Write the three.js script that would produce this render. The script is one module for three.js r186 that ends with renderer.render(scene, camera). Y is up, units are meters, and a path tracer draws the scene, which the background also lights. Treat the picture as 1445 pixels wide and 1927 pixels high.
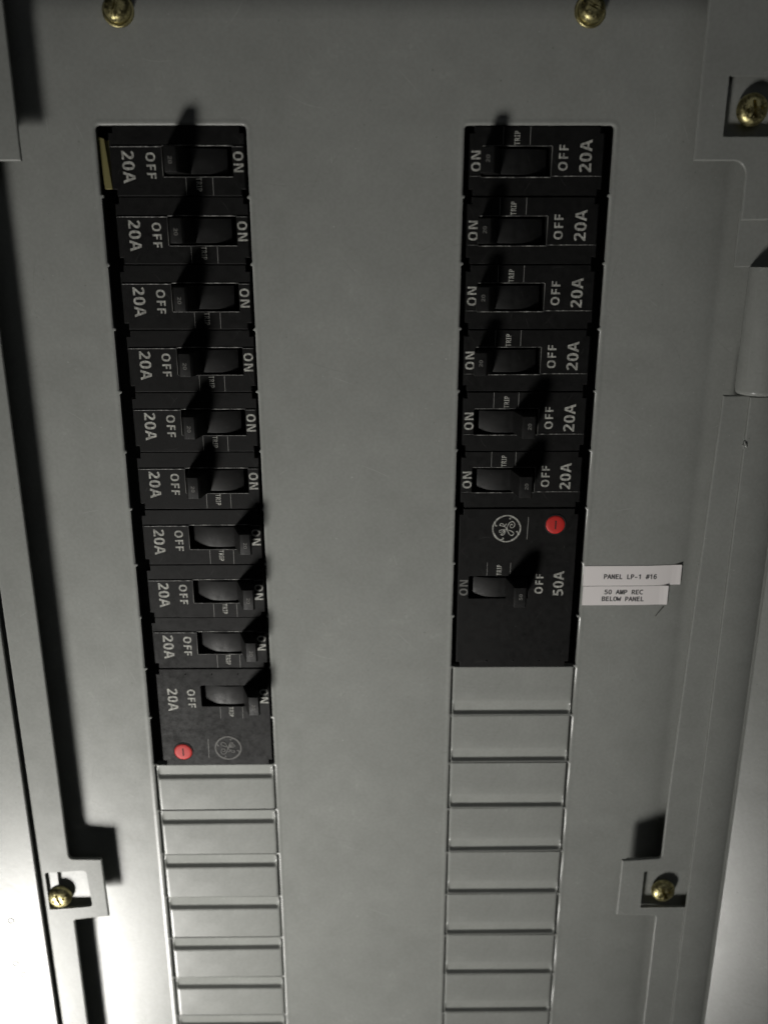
import * as THREE from 'three';
import { mergeGeometries, toCreasedNormals } from 'three/addons/utils/BufferGeometryUtils.js';
import { FontLoader } from 'three/addons/loaders/FontLoader.js';
import { RectAreaLightUniformsLib } from 'three/addons/lights/RectAreaLightUniformsLib.js';
import { Brush, Evaluator, SUBTRACTION } from 'three-bvh-csg';

// ---------------------------------------------------------------- camera, light, exposure
RectAreaLightUniformsLib.init();
const scene = new THREE.Scene();
scene.background = new THREE.Color(0, 0, 0);
const renderer = new THREE.WebGLRenderer({ antialias: true });
renderer.toneMapping = THREE.LinearToneMapping;
renderer.toneMappingExposure = 1;
renderer.shadowMap.enabled = true;

const camera = new THREE.PerspectiveCamera(60.57, 767 / 1024, 0.02, 20);
camera.rotation.order = 'YXZ';
camera.position.set(0.00728, -0.03934, 0.36112);
camera.rotation.set(-0.3069, -0.0093, -0.001);
camera.focus = 0.365; camera.userData.fStop = 6;

// a hand torch below and to one side of the panel, its beam aimed up across the cover
const TORCH = new THREE.Vector3(-0.615, -1.29, 0.82), AIM = new THREE.Vector3(-0.15, -0.41, 0);
const torchLight = new THREE.SpotLight(new THREE.Color(1, 0.975, 0.93), 12.6, 0, 0.235, 1, 2);
torchLight.position.copy(TORCH); torchLight.target.position.copy(AIM);
torchLight.castShadow = true; torchLight.shadow.radius = 11;
torchLight.shadow.mapSize.set(2048, 2048);
torchLight.name = 'torch_beam';
scene.add(torchLight, torchLight.target);

// unseen fill panel, added to lift the shadows as dim room light
const room = new THREE.RectAreaLight(new THREE.Color(0.94, 0.97, 1), 0.16, 1.6, 1.2);
room.position.set(0.35, 0.9, 1.5); room.lookAt(0, -0.2, 0); room.name = 'room_fill';
scene.add(room);

// ---------------------------------------------------------------- helpers (geometry in millimetres, scaled on build)
let seed = 7;
const rnd = () => { seed = (seed * 1664525 + 1013904223) >>> 0; return seed / 4294967296; };
const lerp = (a, b, t) => a + (b - a) * t;
const sstep = (a, b, x) => { const t = Math.min(1, Math.max(0, (x - a) / (b - a))); return t * t * (3 - 2 * t); };
const used = {};
function numbered(n) { used[n] = (used[n] ?? -1) + 1; return used[n] ? `${n}_${String(used[n]).padStart(3, '0')}` : n; }
function prep(g) { const o = g.index ? g.toNonIndexed() : g; for (const k of Object.keys(o.attributes)) if (!['position', 'normal', 'uv'].includes(k)) o.deleteAttribute(k); if (!o.attributes.uv) o.setAttribute('uv', new THREE.BufferAttribute(new Float32Array(o.attributes.position.count * 2), 2)); return o; }
const merge = (list) => list.length === 1 ? prep(list[0]) : mergeGeometries(list.map(prep));
function planarUV(g, s = 200, ox = 0, oy = 0) { // uv in s-millimetre tiles, laid along the dominant axis
  const p = g.attributes.position, n = g.attributes.normal, uv = new Float32Array(p.count * 2);
  for (let i = 0; i < p.count; i++) {
    const ax = Math.abs(n.getX(i)), ay = Math.abs(n.getY(i)), az = Math.abs(n.getZ(i));
    let a = p.getX(i), b = p.getY(i);
    if (az < 0.6 && ax >= ay) { a = p.getZ(i); b = p.getY(i); } else if (az < 0.6) { a = p.getX(i); b = p.getZ(i); }
    uv[2 * i] = (a + ox) / s; uv[2 * i + 1] = (b + oy) / s;
  }
  g.setAttribute('uv', new THREE.BufferAttribute(uv, 2)); return g;
}
const toM = (g) => { const c = g.clone(); c.scale(0.001, 0.001, 0.001); return c; };
function part(name, geo, mat, parent, label) {
  const m = new THREE.Mesh(toM(geo), mat); m.name = name; m.castShadow = m.receiveShadow = true;
  if (label) m.userData.label = label;
  parent.add(m); return m;
}
function thing(name, label, category, [x, y, z] = [0, 0, 0], group) {
  const o = new THREE.Group(); o.name = numbered(name); o.position.set(x / 1000, y / 1000, z / 1000);
  o.userData = { label, category }; if (group) o.userData.group = group; scene.add(o); return o;
}
const box = (x0, x1, y0, y1, z0, z1) => new THREE.BoxGeometry(x1 - x0, y1 - y0, z1 - z0).translate((x0 + x1) / 2, (y0 + y1) / 2, (z0 + z1) / 2);
function poly(pts, r = 0) { // closed outline; r rounds the corners; a point may carry its own radius
  const s = new THREE.Path(), n = pts.length, out = [];
  for (let i = 0; i < n; i++) {
    const [x, y, rr = r] = pts[i], a = pts[(i + n - 1) % n], b = pts[(i + 1) % n];
    if (!rr) { out.push(new THREE.Vector2(x, y)); continue; }
    const la = Math.hypot(a[0] - x, a[1] - y), lb = Math.hypot(b[0] - x, b[1] - y), q = Math.min(rr, la / 2, lb / 2);
    const p0 = [x + (a[0] - x) / la * q, y + (a[1] - y) / la * q], p1 = [x + (b[0] - x) / lb * q, y + (b[1] - y) / lb * q];
    for (let k = 0; k <= 5; k++) { const t = k / 5, u = 1 - t; out.push(new THREE.Vector2(u * u * p0[0] + 2 * u * t * x + t * t * p1[0], u * u * p0[1] + 2 * u * t * y + t * t * p1[1])); }
  }
  return out;
}
const rect = (x0, x1, y0, y1) => [[x0, y0], [x1, y0], [x1, y1], [x0, y1]];
function sheet(outline, holes, zTop, thick, bevel, seg = 3) { // a flat sheet with rounded edges, its top at zTop
  const s = new THREE.Shape(outline); for (const h of holes) s.holes.push(new THREE.Path(h));
  const g = new THREE.ExtrudeGeometry(s, { depth: thick - 2 * bevel, bevelEnabled: bevel > 0, bevelThickness: bevel, bevelSize: bevel, bevelOffset: -bevel, bevelSegments: seg, curveSegments: 8 });
  g.translate(0, 0, zTop - thick + bevel); return toCreasedNormals(g, 0.12);
}
function strip(pts, w, z) { // a flat printed stroke
  const pos = [], nn = [];
  for (let i = 0; i < pts.length; i++) {
    const a = pts[Math.max(0, i - 1)], b = pts[Math.min(pts.length - 1, i + 1)], dx = b[0] - a[0], dy = b[1] - a[1], l = Math.hypot(dx, dy) || 1;
    nn.push([-dy / l * w / 2, dx / l * w / 2]);
  }
  for (let i = 0; i + 1 < pts.length; i++) {
    const q = (k, s) => [pts[k][0] + s * nn[k][0], pts[k][1] + s * nn[k][1], z];
    pos.push(...q(i, -1), ...q(i + 1, -1), ...q(i + 1, 1), ...q(i, -1), ...q(i + 1, 1), ...q(i, 1));
  }
  const g = new THREE.BufferGeometry(); g.setAttribute('position', new THREE.Float32BufferAttribute(pos, 3)); g.computeVertexNormals(); return g;
}
const curve = (pts, n = 30) => new THREE.CatmullRomCurve3(pts.map(([x, y]) => new THREE.Vector3(x, y, 0))).getPoints(n).map((p) => [p.x, p.y]);
const arc = (cx, cy, r, a0, a1, n = 28) => Array.from({ length: n + 1 }, (_, i) => { const a = lerp(a0, a1, i / n); return [cx + r * Math.cos(a), cy + r * Math.sin(a)]; });

const fl = new FontLoader();
const bold = await fl.loadAsync('fonts/droid/droid_sans_bold.typeface.json');
const mono = await fl.loadAsync('fonts/droid/droid_sans_mono_regular.typeface.json');
function print(font, str, cap, len, cx, cy, z, turn = 0, spread = 1) { // lettering fitted to cap height x length, centred
  let g;
  if (spread !== 1) {
    const gs = []; let x = 0;
    for (const ch of str) { const s = font.generateShapes(ch, 1); if (s.length) gs.push(prep(new THREE.ShapeGeometry(s, 5)).translate(x, 0, 0)); x += (font.data.glyphs[ch]?.ha ?? 500) / font.data.resolution * spread; }
    g = mergeGeometries(gs);
  } else g = prep(new THREE.ShapeGeometry(font.generateShapes(str, 1), 5));
  g.computeBoundingBox(); const b = g.boundingBox;
  g.translate(-(b.min.x + b.max.x) / 2, -(b.min.y + b.max.y) / 2, 0);
  g.scale(len / (b.max.x - b.min.x), cap / (b.max.y - b.min.y), 1);
  g.rotateZ(turn); g.translate(cx, cy, z); return g;
}

// ---------------------------------------------------------------- textures and materials
function lattice(n) { const a = new Float32Array(n * n); for (let i = 0; i < a.length; i++) a[i] = rnd(); return (x, y) => { x = ((x % n) + n) % n; y = ((y % n) + n) % n; const i = Math.floor(x), j = Math.floor(y), u = x - i, v = y - j, s = u * u * (3 - 2 * u), t = v * v * (3 - 2 * v), i1 = (i + 1) % n, j1 = (j + 1) % n; return lerp(lerp(a[j * n + i], a[j * n + i1], s), lerp(a[j1 * n + i], a[j1 * n + i1], s), t); }; }
const L8 = lattice(8), L32 = lattice(32), L128 = lattice(128), L256 = lattice(256);
function dataTex(w, h, fn, srgb, repeatable = true) {
  const d = new Uint8Array(w * h * 4);
  for (let j = 0; j < h; j++) for (let i = 0; i < w; i++) { const c = fn(i / w, j / h, i, j), k = 4 * (j * w + i); d[k] = c[0]; d[k + 1] = c[1]; d[k + 2] = c[2]; d[k + 3] = 255; }
  const t = new THREE.DataTexture(d, w, h, THREE.RGBAFormat); t.magFilter = THREE.LinearFilter; t.minFilter = THREE.LinearMipmapLinearFilter; t.generateMipmaps = true;
  if (repeatable) t.wrapS = t.wrapT = THREE.RepeatWrapping; if (srgb) t.colorSpace = THREE.SRGBColorSpace; t.needsUpdate = true; return t;
}
// grey enamel: faint mottling, a few specks of dirt and pale scuffs
const PAINT = [145, 147, 143];
const specks = Array.from({ length: 420 }, () => [rnd(), rnd(), 0.0006 + 0.0012 * rnd() * rnd(), rnd() < 0.6 ? -1 : 1, 8 + 36 * rnd()]);
const speckMap = new Float32Array(1024 * 1024);
for (const [x, y, r, s, a] of specks) { const R = Math.ceil(r * 1024 + 1); for (let j = -R; j <= R; j++) for (let i = -R; i <= R; i++) { const d = Math.hypot(i, j) / (r * 1024); if (d < 1) speckMap[((Math.floor(y * 1024) + j + 1024) % 1024) * 1024 + (Math.floor(x * 1024) + i + 1024) % 1024] += s * a * (1 - d * d); } }
for (let k = 0; k < 60; k++) { // hair-fine scratches
  let x = rnd() * 1024, y = rnd() * 1024, a = rnd() * 6.28, s = rnd() < 0.5 ? -9 : 15; const n = 15 + rnd() * 70, b = (rnd() - 0.5) * 0.03;
  for (let i = 0; i < n; i++) { x += Math.cos(a); y += Math.sin(a); a += b; speckMap[((Math.floor(y) + 1024) % 1024) * 1024 + (Math.floor(x) + 1024) % 1024] += s * Math.sin(Math.PI * i / n); }
}
const paintMap = dataTex(1024, 1024, (u, v, i, j) => {
  const m = (L8(u * 8, v * 8) - 0.5) * 5 + (L32(u * 32, v * 32) - 0.5) * 5 + (L256(u * 256, v * 256) - 0.5) * 6 + speckMap[j * 1024 + i];
  return PAINT.map((c) => Math.max(0, Math.min(255, c + m)));
}, true);
const paintRough = dataTex(512, 512, (u, v) => { const m = 128 + (L8(u * 8, v * 8) - 0.5) * 8 + (L32(u * 32, v * 32) - 0.5) * 16 + (L128(u * 128, v * 128) - 0.5) * 16; return [m, m, m]; });
const paintBump = dataTex(1024, 1024, (u, v) => { const m = 128 + (L128(u * 128, v * 128) - 0.5) * 110 + (L256(u * 256, v * 256) - 0.5) * 70; return [m, m, m]; });
const paint = new THREE.MeshPhysicalMaterial({ map: paintMap, roughness: 0.5, roughnessMap: paintRough, bumpMap: paintBump, bumpScale: 0.000013, specularIntensity: 0.42 });
// black moulded plastic with dust and rub marks
const dust = new Float32Array(512 * 512);
for (let k = 0; k < 420; k++) { const x = rnd() * 512, y = rnd() * 512, r = 0.7 + 1.6 * rnd() * rnd(), a = 10 + 80 * rnd() * rnd(); for (let j = -3; j <= 3; j++) for (let i = -3; i <= 3; i++) { const d = Math.hypot(i, j) / r; if (d < 1) dust[((Math.floor(y) + j + 512) % 512) * 512 + (Math.floor(x) + i + 512) % 512] += a * (1 - d); } }
for (let k = 0; k < 22; k++) { let x = rnd() * 512, y = rnd() * 512, a = rnd() * 6.28; const n = 20 + rnd() * 60, s = 14 + 34 * rnd(), b = (rnd() - 0.5) * 0.04; for (let i = 0; i < n; i++) { x += Math.cos(a); y += Math.sin(a); a += b; dust[((Math.floor(y) + 512) % 512) * 512 + (Math.floor(x) + 512) % 512] += s * Math.sin(Math.PI * i / n); } }
const plasticMap = dataTex(512, 512, (u, v, i, j) => { const m = 18 + Math.max(0, L8(u * 8, v * 8) - 0.45) * 6 + (L32(u * 32, v * 32) - 0.5) * 4 + (L256(u * 256, v * 256) - 0.5) * 8 + dust[j * 512 + i]; return [m, m, m * 0.98]; }, true);
const plasticRough = dataTex(512, 512, (u, v) => { const m = 128 + (L8(u * 8 + 3, v * 8) - 0.5) * 18 + (L32(u * 32, v * 32) - 0.5) * 30 + (L128(u * 128, v * 128) - 0.5) * 30; return [m, m, m]; });
const plasticBump = dataTex(512, 512, (u, v) => { const m = 128 + (L256(u * 256, v * 256) - 0.5) * 120; return [m, m, m]; });
const plastic = new THREE.MeshPhysicalMaterial({ specularIntensity: 0.4, map: plasticMap, roughness: 1.15, roughnessMap: plasticRough, bumpMap: plasticBump, bumpScale: 0.00001 });
const handlePlastic = plastic.clone(); handlePlastic.roughness = 1.1; handlePlastic.specularIntensity = 0.6; // the levers are polished by fingers
const litEdgeMap = dataTex(512, 64, (u, v) => { const m = 40 + 150 * Math.max(0, L128(u * 128, v * 3) * 0.6 + L32(u * 32, v * 7) * 0.7 - 0.32); return [m, m, m * 0.97]; }, true);
const litEdgePlastic = new THREE.MeshStandardMaterial({ map: litEdgeMap, roughness: 0.45 }); // moulded edges, the lamp's glint on them painted in as broken pale grey
const inkMap = dataTex(256, 256, (u, v) => { const m = 158 + (L32(u * 32, v * 32) - 0.5) * 70 + (L128(u * 128, v * 128) - 0.5) * 70; return [m, m, m * 0.96]; }, true);
const ink = new THREE.MeshStandardMaterial({ map: inkMap, roughness: 0.7 });
const wornInk = new THREE.MeshStandardMaterial({ color: new THREE.Color(0.13, 0.128, 0.12), roughness: 0.7 });
const faintInk = new THREE.MeshStandardMaterial({ color: new THREE.Color(0.2, 0.2, 0.19), roughness: 0.7 });
const red = new THREE.MeshStandardMaterial({ color: new THREE.Color(0.52, 0.016, 0.012), roughness: 0.6 });
const darkMark = new THREE.MeshStandardMaterial({ color: new THREE.Color(0.02, 0.012, 0.012), roughness: 0.8 });
const brassRough = dataTex(256, 256, (u, v) => { const m = 110 + (L32(u * 32, v * 32) - 0.5) * 90 + (L128(u * 128, v * 128) - 0.5) * 60; return [m, m, m]; });
const brassMap = dataTex(256, 256, (u, v) => { const m = (L32(u * 32, v * 32) - 0.5) * 60 + (L8(u * 8, v * 8) - 0.5) * 50; return [192 + m, 183 + m, 134 + m * 0.8]; }, true);
const brass = new THREE.MeshStandardMaterial({ map: brassMap, metalness: 1, roughness: 0.95, roughnessMap: brassRough });
const tape = new THREE.MeshStandardMaterial({ color: new THREE.Color(0.86, 0.82, 0.81), roughness: 0.45 });
const tapeInk = new THREE.MeshStandardMaterial({ color: new THREE.Color(0.05, 0.048, 0.05), roughness: 0.6 });
const black = new THREE.MeshStandardMaterial({ color: new THREE.Color(0.04, 0.04, 0.04), roughness: 0.6 });
const olive = new THREE.MeshStandardMaterial({ color: new THREE.Color(0.2, 0.18, 0.07), roughness: 0.6, metalness: 0.3 });

// ---------------------------------------------------------------- measures (mm): x from the panel's centre line, y from the top of the openings, z from the cover
const PITCH = 25.4, IN = 41.4, OUT = 98.4, BOTTOM = -PITCH * 21;
const roll = (x) => { const a = (Math.abs(x) - 116) / 30, k = x < 0 ? 0.9 : 2.6; return a <= 0 ? 0 : a < 1 ? -k * a * a * a : -k - (a - 1) * 0.8; };           // the cover's long edges are rolled back a little
function rim(o) { // the pressed lip around an opening; o = distance outside the opening's edge
  return o > 2.4 ? 0 : o > 1 ? 0.11 * Math.sin((2.4 - o) / 1.4 * Math.PI / 2) ** 2 : 0.11 - (1 - o) ** 2 * 0.5;
}

// ---------------------------------------------------------------- enclosure behind the cover
{
  const g = merge([box(-158, 158, -570, 60, -75, -72), box(-158, -155, -570, 60, -72, -14), box(155, 158, -570, 60, -72, -14), box(-155, 155, 57, 60, -72, -14), box(-155, 155, -570, -567, -72, -14), box(-30, 30, -560, 34, -72, -45)]);
  const m = part('enclosure', planarUV(g), paint, scene); m.userData = { kind: 'structure', label: 'dark inside of the breaker box behind the cover' };
}
// brass strip showing in the slot beside the topmost breaker
{
  const t = thing('brass_strip', 'olive brass strip in the gap beside the topmost breaker of its column', 'metal strip');
  part('strip', planarUV(sheet(poly([[-98.4, -3.6], [-95.9, -4.4], [-94.3, -22.6], [-97.4, -22.8]], 0.5), [], -1.9, 1.6, 0.3), 40), olive, t);
  part('stem', box(-98, -94, -21, -5, -72, -3.6), olive, t);
}

// ---------------------------------------------------------------- the cover with its two openings and blank plates
const cover = thing('panel_cover', 'grey painted steel cover with two tall breaker openings', 'panel cover');
function openingOutline(s) { // counter-clockwise, with the small break-off nubs at every pitch
  const x0 = s > 0 ? IN : -OUT, x1 = s > 0 ? OUT : -IN, p = [];
  const c = (cx, cy, a0) => { for (let k = 0; k <= 5; k++) { const a = a0 + k / 5 * Math.PI / 2; p.push([cx + 1.5 * Math.cos(a), cy + 1.5 * Math.sin(a)]); } };
  c(x0 + 1.5, BOTTOM + 1.5, Math.PI);
  c(x1 - 1.5, BOTTOM + 1.5, Math.PI * 1.5);
  for (let k = 20; k >= 1; k--) { const y = -PITCH * k + (rnd() - 0.5) * 0.6, h = 0.5 + 0.5 * rnd(); p.push([x1, y - 0.75], [x1 - h, y - 0.3], [x1 - h * 0.9, y + 0.35], [x1, y + 0.8]); }
  c(x1 - 1.5, -1.5, 0); c(x0 + 1.5, -1.5, Math.PI / 2);
  for (let k = 1; k <= 20; k++) { const y = -PITCH * k + (rnd() - 0.5) * 0.6, h = 0.5 + 0.5 * rnd(); p.push([x0, y + 0.8], [x0 + h, y + 0.35], [x0 + h * 0.9, y - 0.3], [x0, y - 0.75]); }
  return p;
}
{
  const FLAT = 116, TOP = 36, geos = [];
  const s = new THREE.Shape(poly(rect(-FLAT, FLAT, -570, TOP)));
  for (const sd of [-1, 1]) { const x0 = sd > 0 ? IN : -OUT, x1 = sd > 0 ? OUT : -IN; s.holes.push(new THREE.Path([[x0, BOTTOM, 2], [x1, BOTTOM, 3], [x1, 0, 0], [x0, 0, 1]].flatMap(([x, y, q]) => Array.from({ length: 6 }, (_, k) => { const a = (q + k / 5) * Math.PI / 2; return new THREE.Vector2(x + (x === x0 ? 1.5 : -1.5) + 3.9 * Math.cos(a), y + (y === 0 ? -1.5 : 1.5) + 3.9 * Math.sin(a)); })))); }
  geos.push(new THREE.ShapeGeometry(s));
  // lips: sweep the pressed profile round each opening
  const prof = [[2.4, 0], [2.1, rim(2.1)], [1.8, rim(1.8)], [1.4, rim(1.4)], [1, 0.11], [0.8, rim(0.8)], [0.5, rim(0.5)], [0.25, rim(0.25)], [0.08, -0.25], [0, -0.6], [0, -1.6]];
  for (const sd of [-1, 1]) {
    const base = openingOutline(sd), x0 = sd > 0 ? IN : -OUT, x1 = sd > 0 ? OUT : -IN, pos = [], idx = [];
    // outer offset of the lip runs along the plain rounded rectangle
    const plain = base.map(([x, y]) => {
      const cx = Math.min(Math.max(x, x0 + 1.5), x1 - 1.5), cy = Math.min(Math.max(y, BOTTOM + 1.5), -1.5);
      let nx = x - cx, ny = y - cy; if (Math.hypot(nx, ny) < 1e-4) nx = x < (x0 + x1) / 2 ? -1 : 1;
      if (Math.abs(ny) < 1e-6 || (y < -2 && y > BOTTOM + 2)) { nx = x < (x0 + x1) / 2 ? -1 : 1; ny = 0; }
      const l = Math.hypot(nx, ny); nx /= l; ny /= l; return [cx, cy, nx, ny, nx && !ny];
    });
    const N = base.length, M = prof.length;
    for (let i = 0; i < N; i++) for (let j = 0; j < M; j++) {
      const [cx, cy, nx, ny, side] = plain[i], [o, z] = prof[j];
      const ex = side ? (nx < 0 ? x0 : x1) : cx + nx * 1.5, ey = side ? base[i][1] : cy + ny * 1.5;
      const t = j >= 5 ? (j - 4) / (M - 5) : 0, k = Math.min(1, t * 2);
      pos.push(lerp(ex + nx * o, base[i][0] + nx * o, k), lerp(ey + ny * o, base[i][1] + ny * o, k), z);
    }
    for (let i = 0; i < N; i++) for (let j = 0; j + 1 < M; j++) { const a = i * M + j, b = ((i + 1) % N) * M + j; idx.push(a, b, a + 1, b, b + 1, a + 1); }
    const g = new THREE.BufferGeometry(); g.setAttribute('position', new THREE.Float32BufferAttribute(pos, 3)); g.setIndex(idx); g.computeVertexNormals();
    geos.push(toCreasedNormals(g, 0.7));
  }
  // rolled long edges and the folded top edge
  const grid = (us, vs, f) => { const pos = [], idx = []; for (const v of vs) for (const u of us) pos.push(...f(u, v)); const n = us.length; for (let j = 0; j + 1 < vs.length; j++) for (let i = 0; i + 1 < n; i++) { const a = j * n + i; idx.push(a, a + 1, a + n, a + 1, a + n + 1, a + n); } const g = new THREE.BufferGeometry(); g.setAttribute('position', new THREE.Float32BufferAttribute(pos, 3)); g.setIndex(idx); g.computeVertexNormals(); return g; };
  const us = Array.from({ length: 24 }, (_, i) => FLAT + i * 2);
  const topZ = (y) => y <= TOP ? 0 : -((y - TOP) ** 2) * 0.02;
  const vs = [-570, -300, 0, TOP], vt = [TOP, 38, 40, 42, 44, 46, 48, 54, 60];
  geos.push(grid(us, vs, (u, v) => [u, v, roll(u)]), grid(us.map((u) => -u).reverse(), vs, (u, v) => [u, v, roll(u)]));
  geos.push(grid([...us.map((u) => -u).reverse(), ...us], vt, (u, v) => [u, v, topZ(v) + roll(u)]));
  part('cover_plate', planarUV(merge(geos), 230, 37, 11), paint, cover);
}
{ // blank plates: a pressed valley across each, one pitch apart
  const W = OUT - IN - 1.5, H = PITCH - 0.1;
  const make = (v0, v1, v2) => {
    const us = [0, 0.25, 0.6, 1, 1.6, 2.2, 2.9, 3.6, 4.5, 10, W / 2, W - 10, W - 4.5, W - 3.6, W - 2.9, W - 2.2, W - 1.6, W - 1, W - 0.6, W - 0.25, W];
    const vs = [...new Set([0, 0.2, 0.5, 1, ...Array.from({ length: 10 }, (_, i) => lerp(v0, v1, i / 9)), ...Array.from({ length: 6 }, (_, i) => lerp(v1, v2, i / 5)), v2 + 0.5, 12.5, H - 0.5, H - 0.2, H].filter((v) => v >= 0 && v <= H).map((v) => +v.toFixed(4)))].sort((a, b) => a - b);
    const zf = (u, v) => {
      const e = Math.min(u, W - u, v, H - v), eu = Math.min(u, W - u), lip = (eu < 1 ? -0.5 * (1 - eu) ** 2 : 0) + (e < 0.3 ? -0.12 * (1 - e / 0.3) ** 2 : 0);
      const q = v < v0 ? 0 : v < v1 ? (v - v0) / (v1 - v0) : 1 - sstep(v1, v2, v), end = sstep(0.1, 1.3, Math.min(u, W - u));
      return -0.35 + lip - 1.35 * q * end;
    };
    const pos = [], idx = [], n = us.length;
    for (const v of vs) for (const u of us) pos.push(u, -v, zf(u, v));
    for (let j = 0; j + 1 < vs.length; j++) for (let i = 0; i + 1 < n; i++) { const a = j * n + i; idx.push(a, a + n, a + 1, a + 1, a + n, a + n + 1); }
    const b = pos.length / 3, ring = []; // edge turned down
    for (let i = 0; i < n; i++) ring.push(i); for (let j = 1; j < vs.length; j++) ring.push(j * n + n - 1); for (let i = n - 2; i >= 0; i--) ring.push((vs.length - 1) * n + i); for (let j = vs.length - 2; j > 0; j--) ring.push(j * n);
    ring.forEach((k) => pos.push(pos[3 * k], pos[3 * k + 1], -4));
    ring.forEach((k, i) => { const k2 = ring[(i + 1) % ring.length], c = b + i, d = b + (i + 1) % ring.length; idx.push(k, k2, c, k2, d, c); });
    const g = new THREE.BufferGeometry(); g.setAttribute('position', new THREE.Float32BufferAttribute(pos, 3)); g.setIndex(idx); g.computeVertexNormals();
    return planarUV(toCreasedNormals(g, 0.3), 230);
  };
  const right = make(17.2, 22.9, 25.1), left = make(0.4, 5.9, 8.3);
  for (let k = 9; k < 21; k++) part('blank_plate', right.clone().rotateX((rnd() - 0.5) * 0.02).rotateY((rnd() - 0.5) * 0.006).rotateZ((rnd() - 0.5) * 0.006).translate(IN + 0.75 + (rnd() - 0.5) * 0.3, -PITCH * k - 0.05, (rnd() - 0.5) * 0.12), paint, cover);
  for (let k = 11; k < 21; k++) part('blank_plate', left.clone().rotateX((rnd() - 0.5) * 0.02).rotateY((rnd() - 0.5) * 0.006).rotateZ((rnd() - 0.5) * 0.006).translate(-OUT + 0.75 + (rnd() - 0.5) * 0.4, -PITCH * k - 0.15, (rnd() - 0.5) * 0.2), paint, cover);
}
// hairline scratch by the paper labels
part('scratch', strip(curve([[136.2, -198.9], [134.2, -201.6], [131.5, -205.7]], 10), 0.35, 0).translate(0, 0, 0), darkMark, cover).geometry.translate(0, 0, 0.0001 + roll(134) / 1000);

// ---------------------------------------------------------------- breakers
const BW = 51.5, NOTCH = 1.6;
function bodyOutline(h) { const a = NOTCH, b = 2.6; return poly([[a, -0.12], [BW - a, -0.12], [BW - a, -b], [BW, -b], [BW, -h + b], [BW - a, -h + b], [BW - a, -h + 0.12], [a, -h + 0.12], [a, -h + b], [0, -h + b], [0, -b], [a, -b]].reverse(), 0); }
const slot = (t, b) => poly(rect(4.9, 31.4, -b, -t).reverse(), 0.6);
function handleGeo(on) {
  const C = 17.6, Z = -30.3, R = 30, a = [], pt = (u) => [u, Z + Math.sqrt(R * R - (u - C) ** 2)];
  if (!on) { for (let i = 0; i <= 14; i++) a.push(pt(lerp(7, 21, i / 14))); a.push([23.2, 11], [24, 11.7], [28.1, 11.6], [28.7, 11], [30.4, -1.5], [30.4, -9], [7, -9]); }
  else { for (let i = 0; i <= 16; i++) a.push(pt(lerp(30, 12.2, i / 16))); a.push([8.7, 9.3], [8.0, 9.9], [3.9, 10.0], [3.2, 9.3], [5.6, -0.6], [5.6, -9], [30, -9]); }
  const s = new THREE.Shape(a.map(([x, y]) => new THREE.Vector2(x, y)));
  const g = new THREE.ExtrudeGeometry(s, { depth: 8.6, bevelEnabled: true, bevelThickness: 0.4, bevelSize: 0.4, bevelOffset: -0.4, bevelSegments: 3 });
  return planarUV(toCreasedNormals(g.rotateX(Math.PI / 2).translate(0, 4.3, 0), 0.5), 60);
}
const hOn = handleGeo(true), hOff = handleGeo(false), UP = Math.PI / 2;
const body20 = planarUV(merge([sheet(bodyOutline(PITCH), [slot(7.3, 18.2)], -0.3, 30, 0.25), box(2.2, 49.3, -24, -1.5, -34, -20)]), 60);
const face20 = planarUV(sheet(poly([[0.35, -2.8], [NOTCH + 0.3, -2.8], [NOTCH + 0.3, -0.35], [BW - NOTCH - 0.3, -0.35], [BW - NOTCH - 0.3, -2.8], [BW - 0.35, -2.8], [BW - 0.35, -18], [31.7, -18], [31.7, -7.1, 0.7], [4.6, -7.1, 0.7], [4.6, -18], [0.35, -18]].reverse()), [], 0, 0.4, 0.15), 60);
const rod = (x0, x1, y, z, r = 0.24) => new THREE.CylinderGeometry(r, r, x1 - x0, 8).rotateZ(UP).translate((x0 + x1) / 2, y, z);
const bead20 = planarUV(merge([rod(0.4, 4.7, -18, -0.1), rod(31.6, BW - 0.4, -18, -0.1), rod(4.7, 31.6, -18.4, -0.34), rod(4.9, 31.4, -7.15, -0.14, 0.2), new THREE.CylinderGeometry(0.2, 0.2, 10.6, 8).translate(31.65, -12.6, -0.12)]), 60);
const bodies = [0, 1, 2, 3, 4].map((i) => planarUV(body20.clone(), 60, i * 13.7, i * 31.1)), faces = [0, 1, 2, 3, 4].map((i) => planarUV(face20.clone(), 60, i * 17.3, i * 23.9));
const jig = () => (rnd() - 0.5) * 0.5;
function printing(t, v, rating, onMat) { // v = the slot's top edge
  part('lettering', planarUV(print(bold, 'ON', 3.9, 7.4, 2.55, -v - 5.2 + jig(), 0.06, UP + jig() * 0.05, 1.06), 20, rnd() * 90, rnd() * 90), onMat ?? ink, t);
  part('lettering', planarUV(print(bold, 'OFF', 3.6, 9.4, 36, -v - 3.9 + jig(), 0.06, UP + jig() * 0.05, 1.08), 20, rnd() * 90, rnd() * 90), ink, t);
  part('lettering', planarUV(print(bold, rating, 4.7, 11.7, 44.6, -v - 3.6 + jig(), 0.06, UP + jig() * 0.05, 1.06), 20, rnd() * 90, rnd() * 90), ink, t);
  part('lettering', planarUV(print(bold, 'TRIP', 2.1, 5, 18.0, -v + 2.9, 0.06, UP, 1.05), 20, rnd() * 90, rnd() * 90), ink, t);
}
const slotLines = (v) => merge([strip([[12.7, -v + 0.4], [12.7, -v + 7 - (v > 10 ? 0.6 : 0.1)]], 0.22, 0.06), strip([[23, -v + 0.4], [23, -v + 7 - (v > 10 ? 0.6 : 0.1)]], 0.22, 0.06)]);
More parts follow.
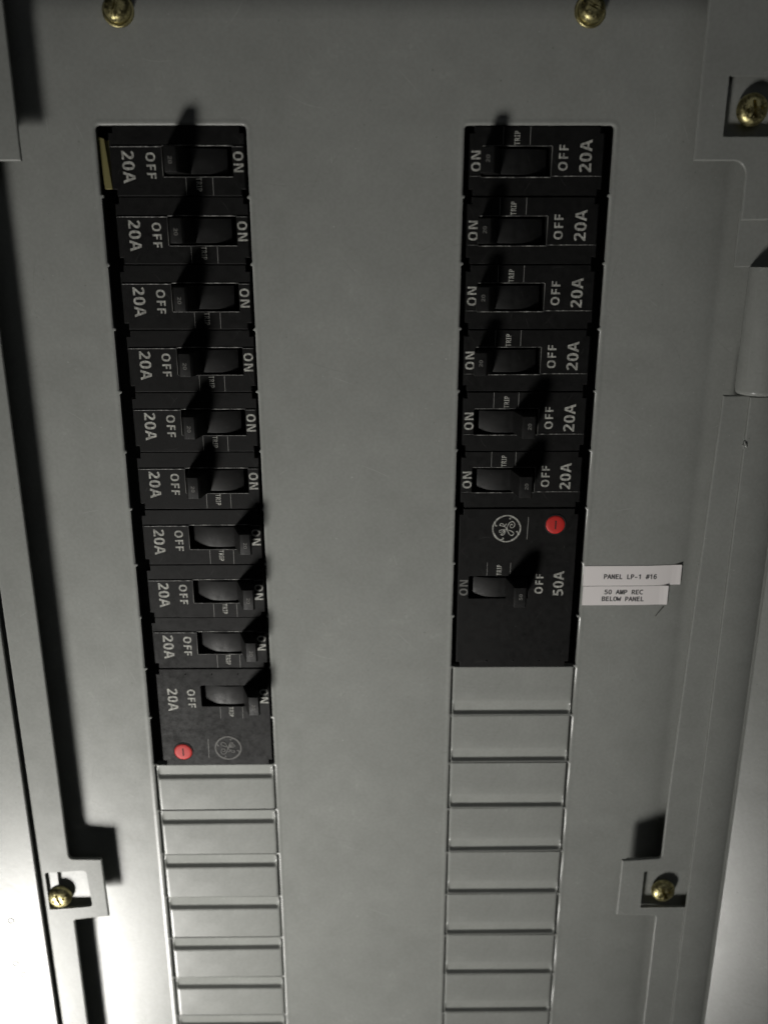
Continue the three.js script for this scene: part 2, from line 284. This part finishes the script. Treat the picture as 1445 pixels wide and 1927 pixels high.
const num = (s, on) => planarUV(print(bold, s, 1.5, 2.7, on ? 5.9 : 26.1, 0.4, on ? 10.08 : 11.78, UP), 20);
const num20on = num('20', true), num20off = num('20', false), num50 = num('50', false), lines20 = slotLines(7.3);
function addHandle(t, v, on, n) { const h = part('handle', on ? hOn : hOff, handlePlastic, t); h.position.y = (-v - 5.5) / 1000; part('lettering', n, wornInk, h); return h; }
const ORD = ['topmost', 'second', 'third', 'fourth', 'fifth', 'sixth', 'seventh', 'eighth', 'ninth'];
function place(t, sd, k, rows) { // the column on the far side is the same breaker turned half round
  if (sd > 0) t.position.set(0.0434, -PITCH * k / 1000, 0); else { t.position.set(-0.0423, -PITCH * (k + rows) / 1000, 0); t.rotation.z = Math.PI; }
}
function breaker20(sd, k, on) {
  const where = sd > 0 ? 'in the column above the 50A breaker' : 'in the column with the brass strip';
  const t = thing('circuit_breaker', `${ORD[k]} black 20A breaker down, handle ${on ? 'on' : 'off'}, ${where}`, 'circuit breaker', [0, 0, 0], 'black 20A breakers in two columns');
  const vr = (k * 3 + (sd > 0 ? 1 : 0)) % 5; part('housing', bodies[vr], plastic, t); part('face', faces[vr], plastic, t); part('edge_bead', bead20, litEdgePlastic, t);
  printing(t, 7.3, '20A'); part('trip_mark', lines20, faintInk, t);
  addHandle(t, 7.3, on, on ? num20on : num20off);
  place(t, sd, k, 1); t.position.x += (rnd() - 0.5) * 0.0005; t.position.z += (rnd() - 0.6) * 0.0006;
}
// the round monogram emblem, drawn as printed
function emblem(cx, cy) {
  const s = 0.0437, P = (l) => curve(l.map(([x, y]) => [cx + x * s, cy - y * s]), 34), z = 0.06, w = 0.36, gs = [];
  gs.push(strip(arc(cx, cy, 6.0, 0, Math.PI * 2, 64), 0.58, z));
  for (let k = 0; k < 4; k++) { const a = k * Math.PI / 2 + 0.35; gs.push(strip(curve([...arc(cx, cy, 5.75, a, a + 0.75, 6), [cx + 4.75 * Math.cos(a + 0.98), cy + 4.75 * Math.sin(a + 0.98)], [cx + 4.5 * Math.cos(a + 0.86), cy + 4.5 * Math.sin(a + 0.86)]], 24), 0.42, z + 0.01)); }
  gs.push(strip(P([[-20, 40], [0, 0], [12, -35], [32, -66], [62, -72], [80, -45], [68, -14], [44, -10], [34, -32], [48, -46], [60, -36]]), w, z));
  gs.push(strip(P([[10, 8], [-14, -18], [-40, -28], [-66, -34], [-62, -52], [-38, -50], [-22, -30], [-2, -52]]), w, z + 0.004));
  gs.push(strip(P([[-4, -2], [12, 26], [30, 58], [56, 72], [74, 52], [52, 28], [14, 14]]), w, z + 0.008));
  gs.push(strip(P([[8, -2], [-30, 10], [-70, 20], [-66, 40], [-40, 30], [-20, 8], [-30, 42], [-56, 62], [-30, 66], [-8, 26]]), w, z + 0.012));
  return planarUV(merge(gs), 20);
}
const buttonGeo = new THREE.LatheGeometry([[0, 0.62], [2.4, 0.6], [3.6, 0.5], [4.1, 0.25], [4.25, -0.1], [4.25, -0.5]].map(([r, z]) => new THREE.Vector2(r, z)), 36).rotateX(Math.PI / 2);
const dark = new THREE.MeshStandardMaterial({ color: new THREE.Color(0.012, 0.012, 0.012), roughness: 0.8 });
function testBreaker(sd, k, rows, rating, on, label, inkOn, emblemMat) {
  const t = thing('test_breaker', label, 'circuit breaker'), H = PITCH * rows, v = 31.4;
  part('housing', planarUV(sheet(bodyOutline(H), [slot(v, v + 10.6)], -0.1, 30, 0.3), 60), plastic, t);
  printing(t, v, rating, inkOn); part('trip_mark', slotLines(v), faintInk, t);
  part('emblem', emblem(20.5, -9.2), emblemMat, t);
  part('emblem_rule', strip([[29.8, -4], [29.6, -14.2]], 0.3, 0.06), faintInk, t);
  const b = part('test_button', merge([buttonGeo.clone().translate(41.7, -7.4, -0.1)]), red, t);
  part('button_mark', box(41.4, 42.0, -9.3, -5.5, 0.3, 0.58), darkMark, b);
  part('button_ring', new THREE.TorusGeometry(4.45, 0.28, 8, 36).translate(41.7, -7.4, -0.1), dark, t);
  addHandle(t, v, on, on ? num20on : num50);
  for (const x of [14, 26, 38]) for (const y of [-H + 3]) part('mould_pip', new THREE.SphereGeometry(0.35, 8, 6).translate(x, y, -0.1), plastic, t);
  place(t, sd, k, rows);
}
for (let k = 0; k < 9; k++) breaker20(-1, k, k >= 6);
for (let k = 0; k < 6; k++) breaker20(1, k, k < 4);
testBreaker(-1, 9, 2, '20A', true, 'black 20A breaker with red test button at the foot of its column', ink, wornInk);
testBreaker(1, 6, 3, '50A', false, 'tall black 50A breaker with red test button and round emblem, beside the labels', wornInk, ink);

// ---------------------------------------------------------------- printed tape labels
function tapeLabel(name, label, x0, x1, y0, y1, lift, lines, tilt) {
  const t = thing(name, label, 'label'), n = 20;
  const surf = (x) => roll(x) + rim(x - OUT) + lift + 0.7 * Math.max(0, (x - x1 + 5) / 5) ** 2, bend = (g) => { const p = g.attributes.position; for (let i = 0; i < p.count; i++) p.setZ(i, p.getZ(i) + surf(p.getX(i))); g.computeVertexNormals(); return g; };
  const b = new THREE.BoxGeometry(x1 - x0, y1 - y0, 0.14, n, 1, 1).translate((x0 + x1) / 2, (y0 + y1) / 2, 0.09);
  part('tape', planarUV(bend(prep(b)), 40), tape, t);
  for (const [str, len, cx, cy, cap] of lines) part('lettering', planarUV(bend(merge([[0, 0], [0.13, 0.002], [-0.13, 0.004], [0, 0.006, 0.1], [0, 0.008, -0.1]].map(([dx, dz, dy = 0]) => print(mono, str, cap, len, cx + dx, cy + dy, 0.185 + dz, tilt)))), 20), tapeInk, t);
}
tapeLabel('panel_label', 'upper white tape label reading PANEL LP-1 #16', 98.9, 142.6, -188.6, -179.2, 0, [['PANEL LP-1 #16', 23.4, 119.8, -184.3, 2.2]], -0.012);
tapeLabel('circuit_label', 'lower white tape label reading 50 AMP REC BELOW PANEL', 99.1, 137.3, -197.9, -188.8, 0.04, [['50 AMP REC', 17, 117.4, -191.6, 2.1], ['BELOW PANEL', 18.6, 117.2, -194.9, 2.1]], -0.012);

// ---------------------------------------------------------------- trim frame around the cover
const trim = thing('panel_trim', 'grey steel trim frame with screw tabs around the cover', 'panel trim');
const uvp = (g, ox = 0) => planarUV(g, 230, ox, 71);
{
  // tall rail with the cut-out tab, drawn for the hinge side; sd flips it
  const flip = (pts, sd) => sd > 0 ? pts : pts.map(([x, ...r]) => [-x, ...r]).reverse();
  // upper corner plates
  part('corner_plate', uvp(sheet(poly(flip([[125.6, 62], [125.6, -13.5], [142.6, -13.5, 3], [145.6, -16.5, 3.5], [145.9, -34.6], [178, -34.2], [178, 62]].reverse(), 1)), [poly(rect(134.8, 158, -6, 16).reverse(), 1.4)], 12, 1.7, 0.75, 4)), paint, trim);
  part('corner_plate', uvp(sheet(poly(flip([[123.1, 62], [123.1, -13.5], [139.8, -13.5], [139.8, -20], [240, -20], [240, 62]].reverse(), -1)), [poly(rect(-158, -134.8, -6, 16).reverse(), 1.4)], 12, 1.7, 0.75, 4), 90), paint, trim);
  // the lapped lower half of the hinge-side corner plate
  part('lap_plate', uvp(sheet(poly(rect(145.9, 176, -51.6, -31)), [], 10.35, 1.4, 0.4)), paint, trim);
  // rails
  part('rail', uvp(sheet(poly(flip([[147, -101.3], [143.2, -290], [143.2, -324.6, 2], [124.4, -325.8], [124.2, -357.9], [143.6, -358.6, 1.5], [143.2, -560], [160.1, -560], [160.1, -101.3]].reverse(), 1)), [poly(rect(134.8, 159, -354.2, -331.5).reverse(), 1.4)], 12, 1.7, 0.75, 4), 30), paint, trim);
  const lr = part('rail', uvp(sheet(poly(flip([[139.6, -20.4], [139.4, -322.8, 2.5], [124.3, -323.8], [123.8, -357.4], [140.6, -358.8, 1], [141, -560], [153.6, -560], [153.6, -20.4]].reverse(), -1)), [poly([[-152.4, -352.6], [-130.4, -351.9, 3], [-131.6, -329, 3], [-152.4, -329.6]].reverse(), 1.6)], 12, 1.8, 0.75), 150), paint, trim);
  lr.geometry.translate(0.147, 0, -0.012); lr.geometry.rotateY(0.055); lr.geometry.rotateX(0); lr.geometry.translate(-0.147, 0, 0.012);
  // floor plates the tab screws bite into
  for (const [x0, x1, y0, y1] of [[131, 162, -10, 20], [-162, -131, -10, 20], [128, 161, -357, -328.5], [-160, -129, -355, -327]]) part('tab_floor', uvp(sheet(poly(rect(x0, x1, y0, y1)), [], 8, 1.5, 0.3)), paint, trim);
  // outer faces of the trim
  part('outer_plate', uvp(sheet(poly(rect(-260, -155.2, -560, -20.4)), [], 13.6, 1.8, 0.5), 200), paint, trim);
  const pr = new THREE.Shape([[157.4, 12.05], [157.4, 13.1], [157.8, 13.5], [161, 13.55], [164, 13.4], [167, 13.0], [170, 12.3], [173, 11.2], [176, 9.6], [176, 8.2], [170, 10.7], [164, 11.9], [158.4, 12.1], [158.4, 12.05]].map(([x, y]) => new THREE.Vector2(x, y)));
  part('outer_plate', uvp(toCreasedNormals(new THREE.ExtrudeGeometry(pr, { depth: 458, bevelEnabled: false }).rotateX(Math.PI / 2).translate(0, -102, 0), 0.5)), paint, trim);
  // a blob of paint on the trim's edge
  const bl = new THREE.IcosahedronGeometry(1, 3), p = bl.attributes.position; for (let i = 0; i < p.count; i++) { const x = p.getX(i), y = p.getY(i), z = p.getZ(i), k = 1 + 0.25 * Math.sin(4 * x + 3 * y) + 0.15 * Math.sin(7 * z); p.setXYZ(i, x * k * 0.9, y * k * 1.4, z * k * 0.8); } bl.computeVertexNormals();
  part('paint_blob', planarUV(bl.translate(157.6, -121.5, 13.3), 30), paint, trim);
  // small dimples of old spot welds on the outer face
  for (const [x, y] of [[-170.6, -357], [-168.5, -390], [-171.6, -383]]) part('weld_mark', planarUV(new THREE.TorusGeometry(1.4, 0.22, 6, 24).translate(x, y, 13.55), 30), paint, trim);
  // body of the trim joining everything behind the visible edges
  part('frame_return', uvp(merge([box(-159, -150.5, -560, 60, -4, 6.4), box(161.5, 168, -560, 60, -4, 6.4)])), paint, trim);
  part('frame_return', uvp(merge([box(-152, -146.6, -560, 60, 6.45, 10.15), box(160.2, 163.4, -560, -102, 6.45, 10.35), box(160.2, 163.4, -51, 60, 6.45, 10.35)])), paint, trim);
}
// ---------------------------------------------------------------- door standing open on the hinge side
{
  const d = thing('panel_door', 'grey steel door standing open on its hinge beside the trim', 'door', [173.9, -300, 13.2]);
  const leaf = sheet(poly(rect(0, 240, -260, 340), 0.6), [], 0, 2, 0.6); leaf.rotateY(-0.51);
  part('door_leaf', uvp(leaf, 60), paint, d);
  part('door_return', uvp(box(0.2, 1.8, -259, 198, -6, -2.3)), paint, d);
  const k = new THREE.LatheGeometry([[0, -25], [6.2, -25], [7.4, -24.7], [8.0, -24], [8.2, -23], [8.2, 24.4], [0, 24.4]].map(([r, y]) => new THREE.Vector2(r, y)), 40);
  part('hinge_knuckle', uvp(toCreasedNormals(k.translate(160.2 - 173.9, -75.9 + 300, 11.2 - 13.2), 0.7)), paint, d);
}

// ---------------------------------------------------------------- screws
const ev = new Evaluator(); ev.attributes = ['position', 'normal', 'uv']; ev.useGroups = false;
function carve(g, cutters) { let a = new Brush(prep(g)); a.updateMatrixWorld(); for (const c of cutters) { const b = new Brush(prep(c)); b.updateMatrixWorld(); a = ev.evaluate(a, b, SUBTRACTION); } return a.geometry; }
const lathe = (l) => new THREE.LatheGeometry(l.map(([r, z]) => new THREE.Vector2(r, z)), 48).rotateX(Math.PI / 2);
const cross = () => [box(-3.1, 3.1, -0.62, 0.62, 1.3, 6), box(-0.62, 0.62, -3.1, 3.1, 1.25, 6.1)];
const panHead = planarUV(toCreasedNormals(carve(lathe([[0, -0.2], [5.4, -0.2], [5.7, 0.2], [5.75, 0.9], [5.5, 1.8], [4.8, 2.7], [3.6, 3.4], [2, 3.75], [0, 3.85]]), cross()), 0.5), 14);
const shank = lathe([[0, -9], [2.2, -9], [2.2, 0], [0, 0]]);
function panScrew(x, y, z, turn, label) { const t = thing('pan_head_screw', label, 'screw', [x, y, z], 'brass pan head screws in the trim tabs'); t.rotation.z = turn; part('head', panHead, brass, t); part('shank', shank, brass, t); }
panScrew(-146.6, -345.6, 9.6, 0.3, 'brass cross-head screw in the trim tab near the blank plates under the test breaker');
panScrew(146.4, -345, 9.2, 0.5, 'brass cross-head screw in the trim tab on the door hinge side, lower');
panScrew(146, 4.2, 9.4, 0.2, 'brass cross-head screw in the square window of the corner plate');
const slotHead = planarUV(toCreasedNormals(carve(lathe([[0, -0.2], [4.5, -0.2], [4.75, 0.2], [4.8, 2.6], [4.5, 3.5], [3.8, 4.3], [2.4, 4.9], [0, 5.1]]), [box(-6, 6, -0.8, 0.8, 2.7, 8)]), 0.5), 14);
const collar = lathe([[4.9, -0.2], [5.9, -0.2], [5.9, 0.35], [5.5, 0.6], [4.9, 0.6]]);
for (const [x, turn, label] of [[-86, 1.3, 'slotted brass cover screw above the column with the brass strip'], [86.4, -0.45, 'slotted brass cover screw above the column with the 50A breaker']]) {
  const t = thing('cover_screw', label, 'screw', [x, 38.6, -0.3], 'slotted cover screws'); t.rotation.set(-0.16, 0.05, 0);
  const h = part('head', slotHead, brass, t); h.rotation.z = turn; part('washer', collar, brass, t); part('shank', shank, brass, t);
}

// ---------------------------------------------------------------- the torch itself, outside the picture
{
  const t = thing('hand_torch', 'black hand torch shining up at the panel', 'torch');
  const glow = new THREE.MeshStandardMaterial({ color: 0x111111, emissive: new THREE.Color(1, 0.975, 0.93), emissiveIntensity: 4 });
  const head = new THREE.LatheGeometry([[0, -170], [13, -170], [14, -168], [14, -60], [18, -50], [33, -30], [34, -8], [32, -8], [28, -20], [0, -24]].map(([r, y]) => new THREE.Vector2(r, y)), 40);
  part('torch_body', head, black, t); part('torch_lens', new THREE.CylinderGeometry(28, 28, 1, 40).translate(0, -14, 0), glow, t);
  t.position.copy(TORCH).addScaledVector(AIM.clone().sub(TORCH).normalize(), -0.02);
  t.quaternion.setFromUnitVectors(new THREE.Vector3(0, 1, 0), AIM.clone().sub(TORCH).normalize());
}
renderer.render(scene, camera);
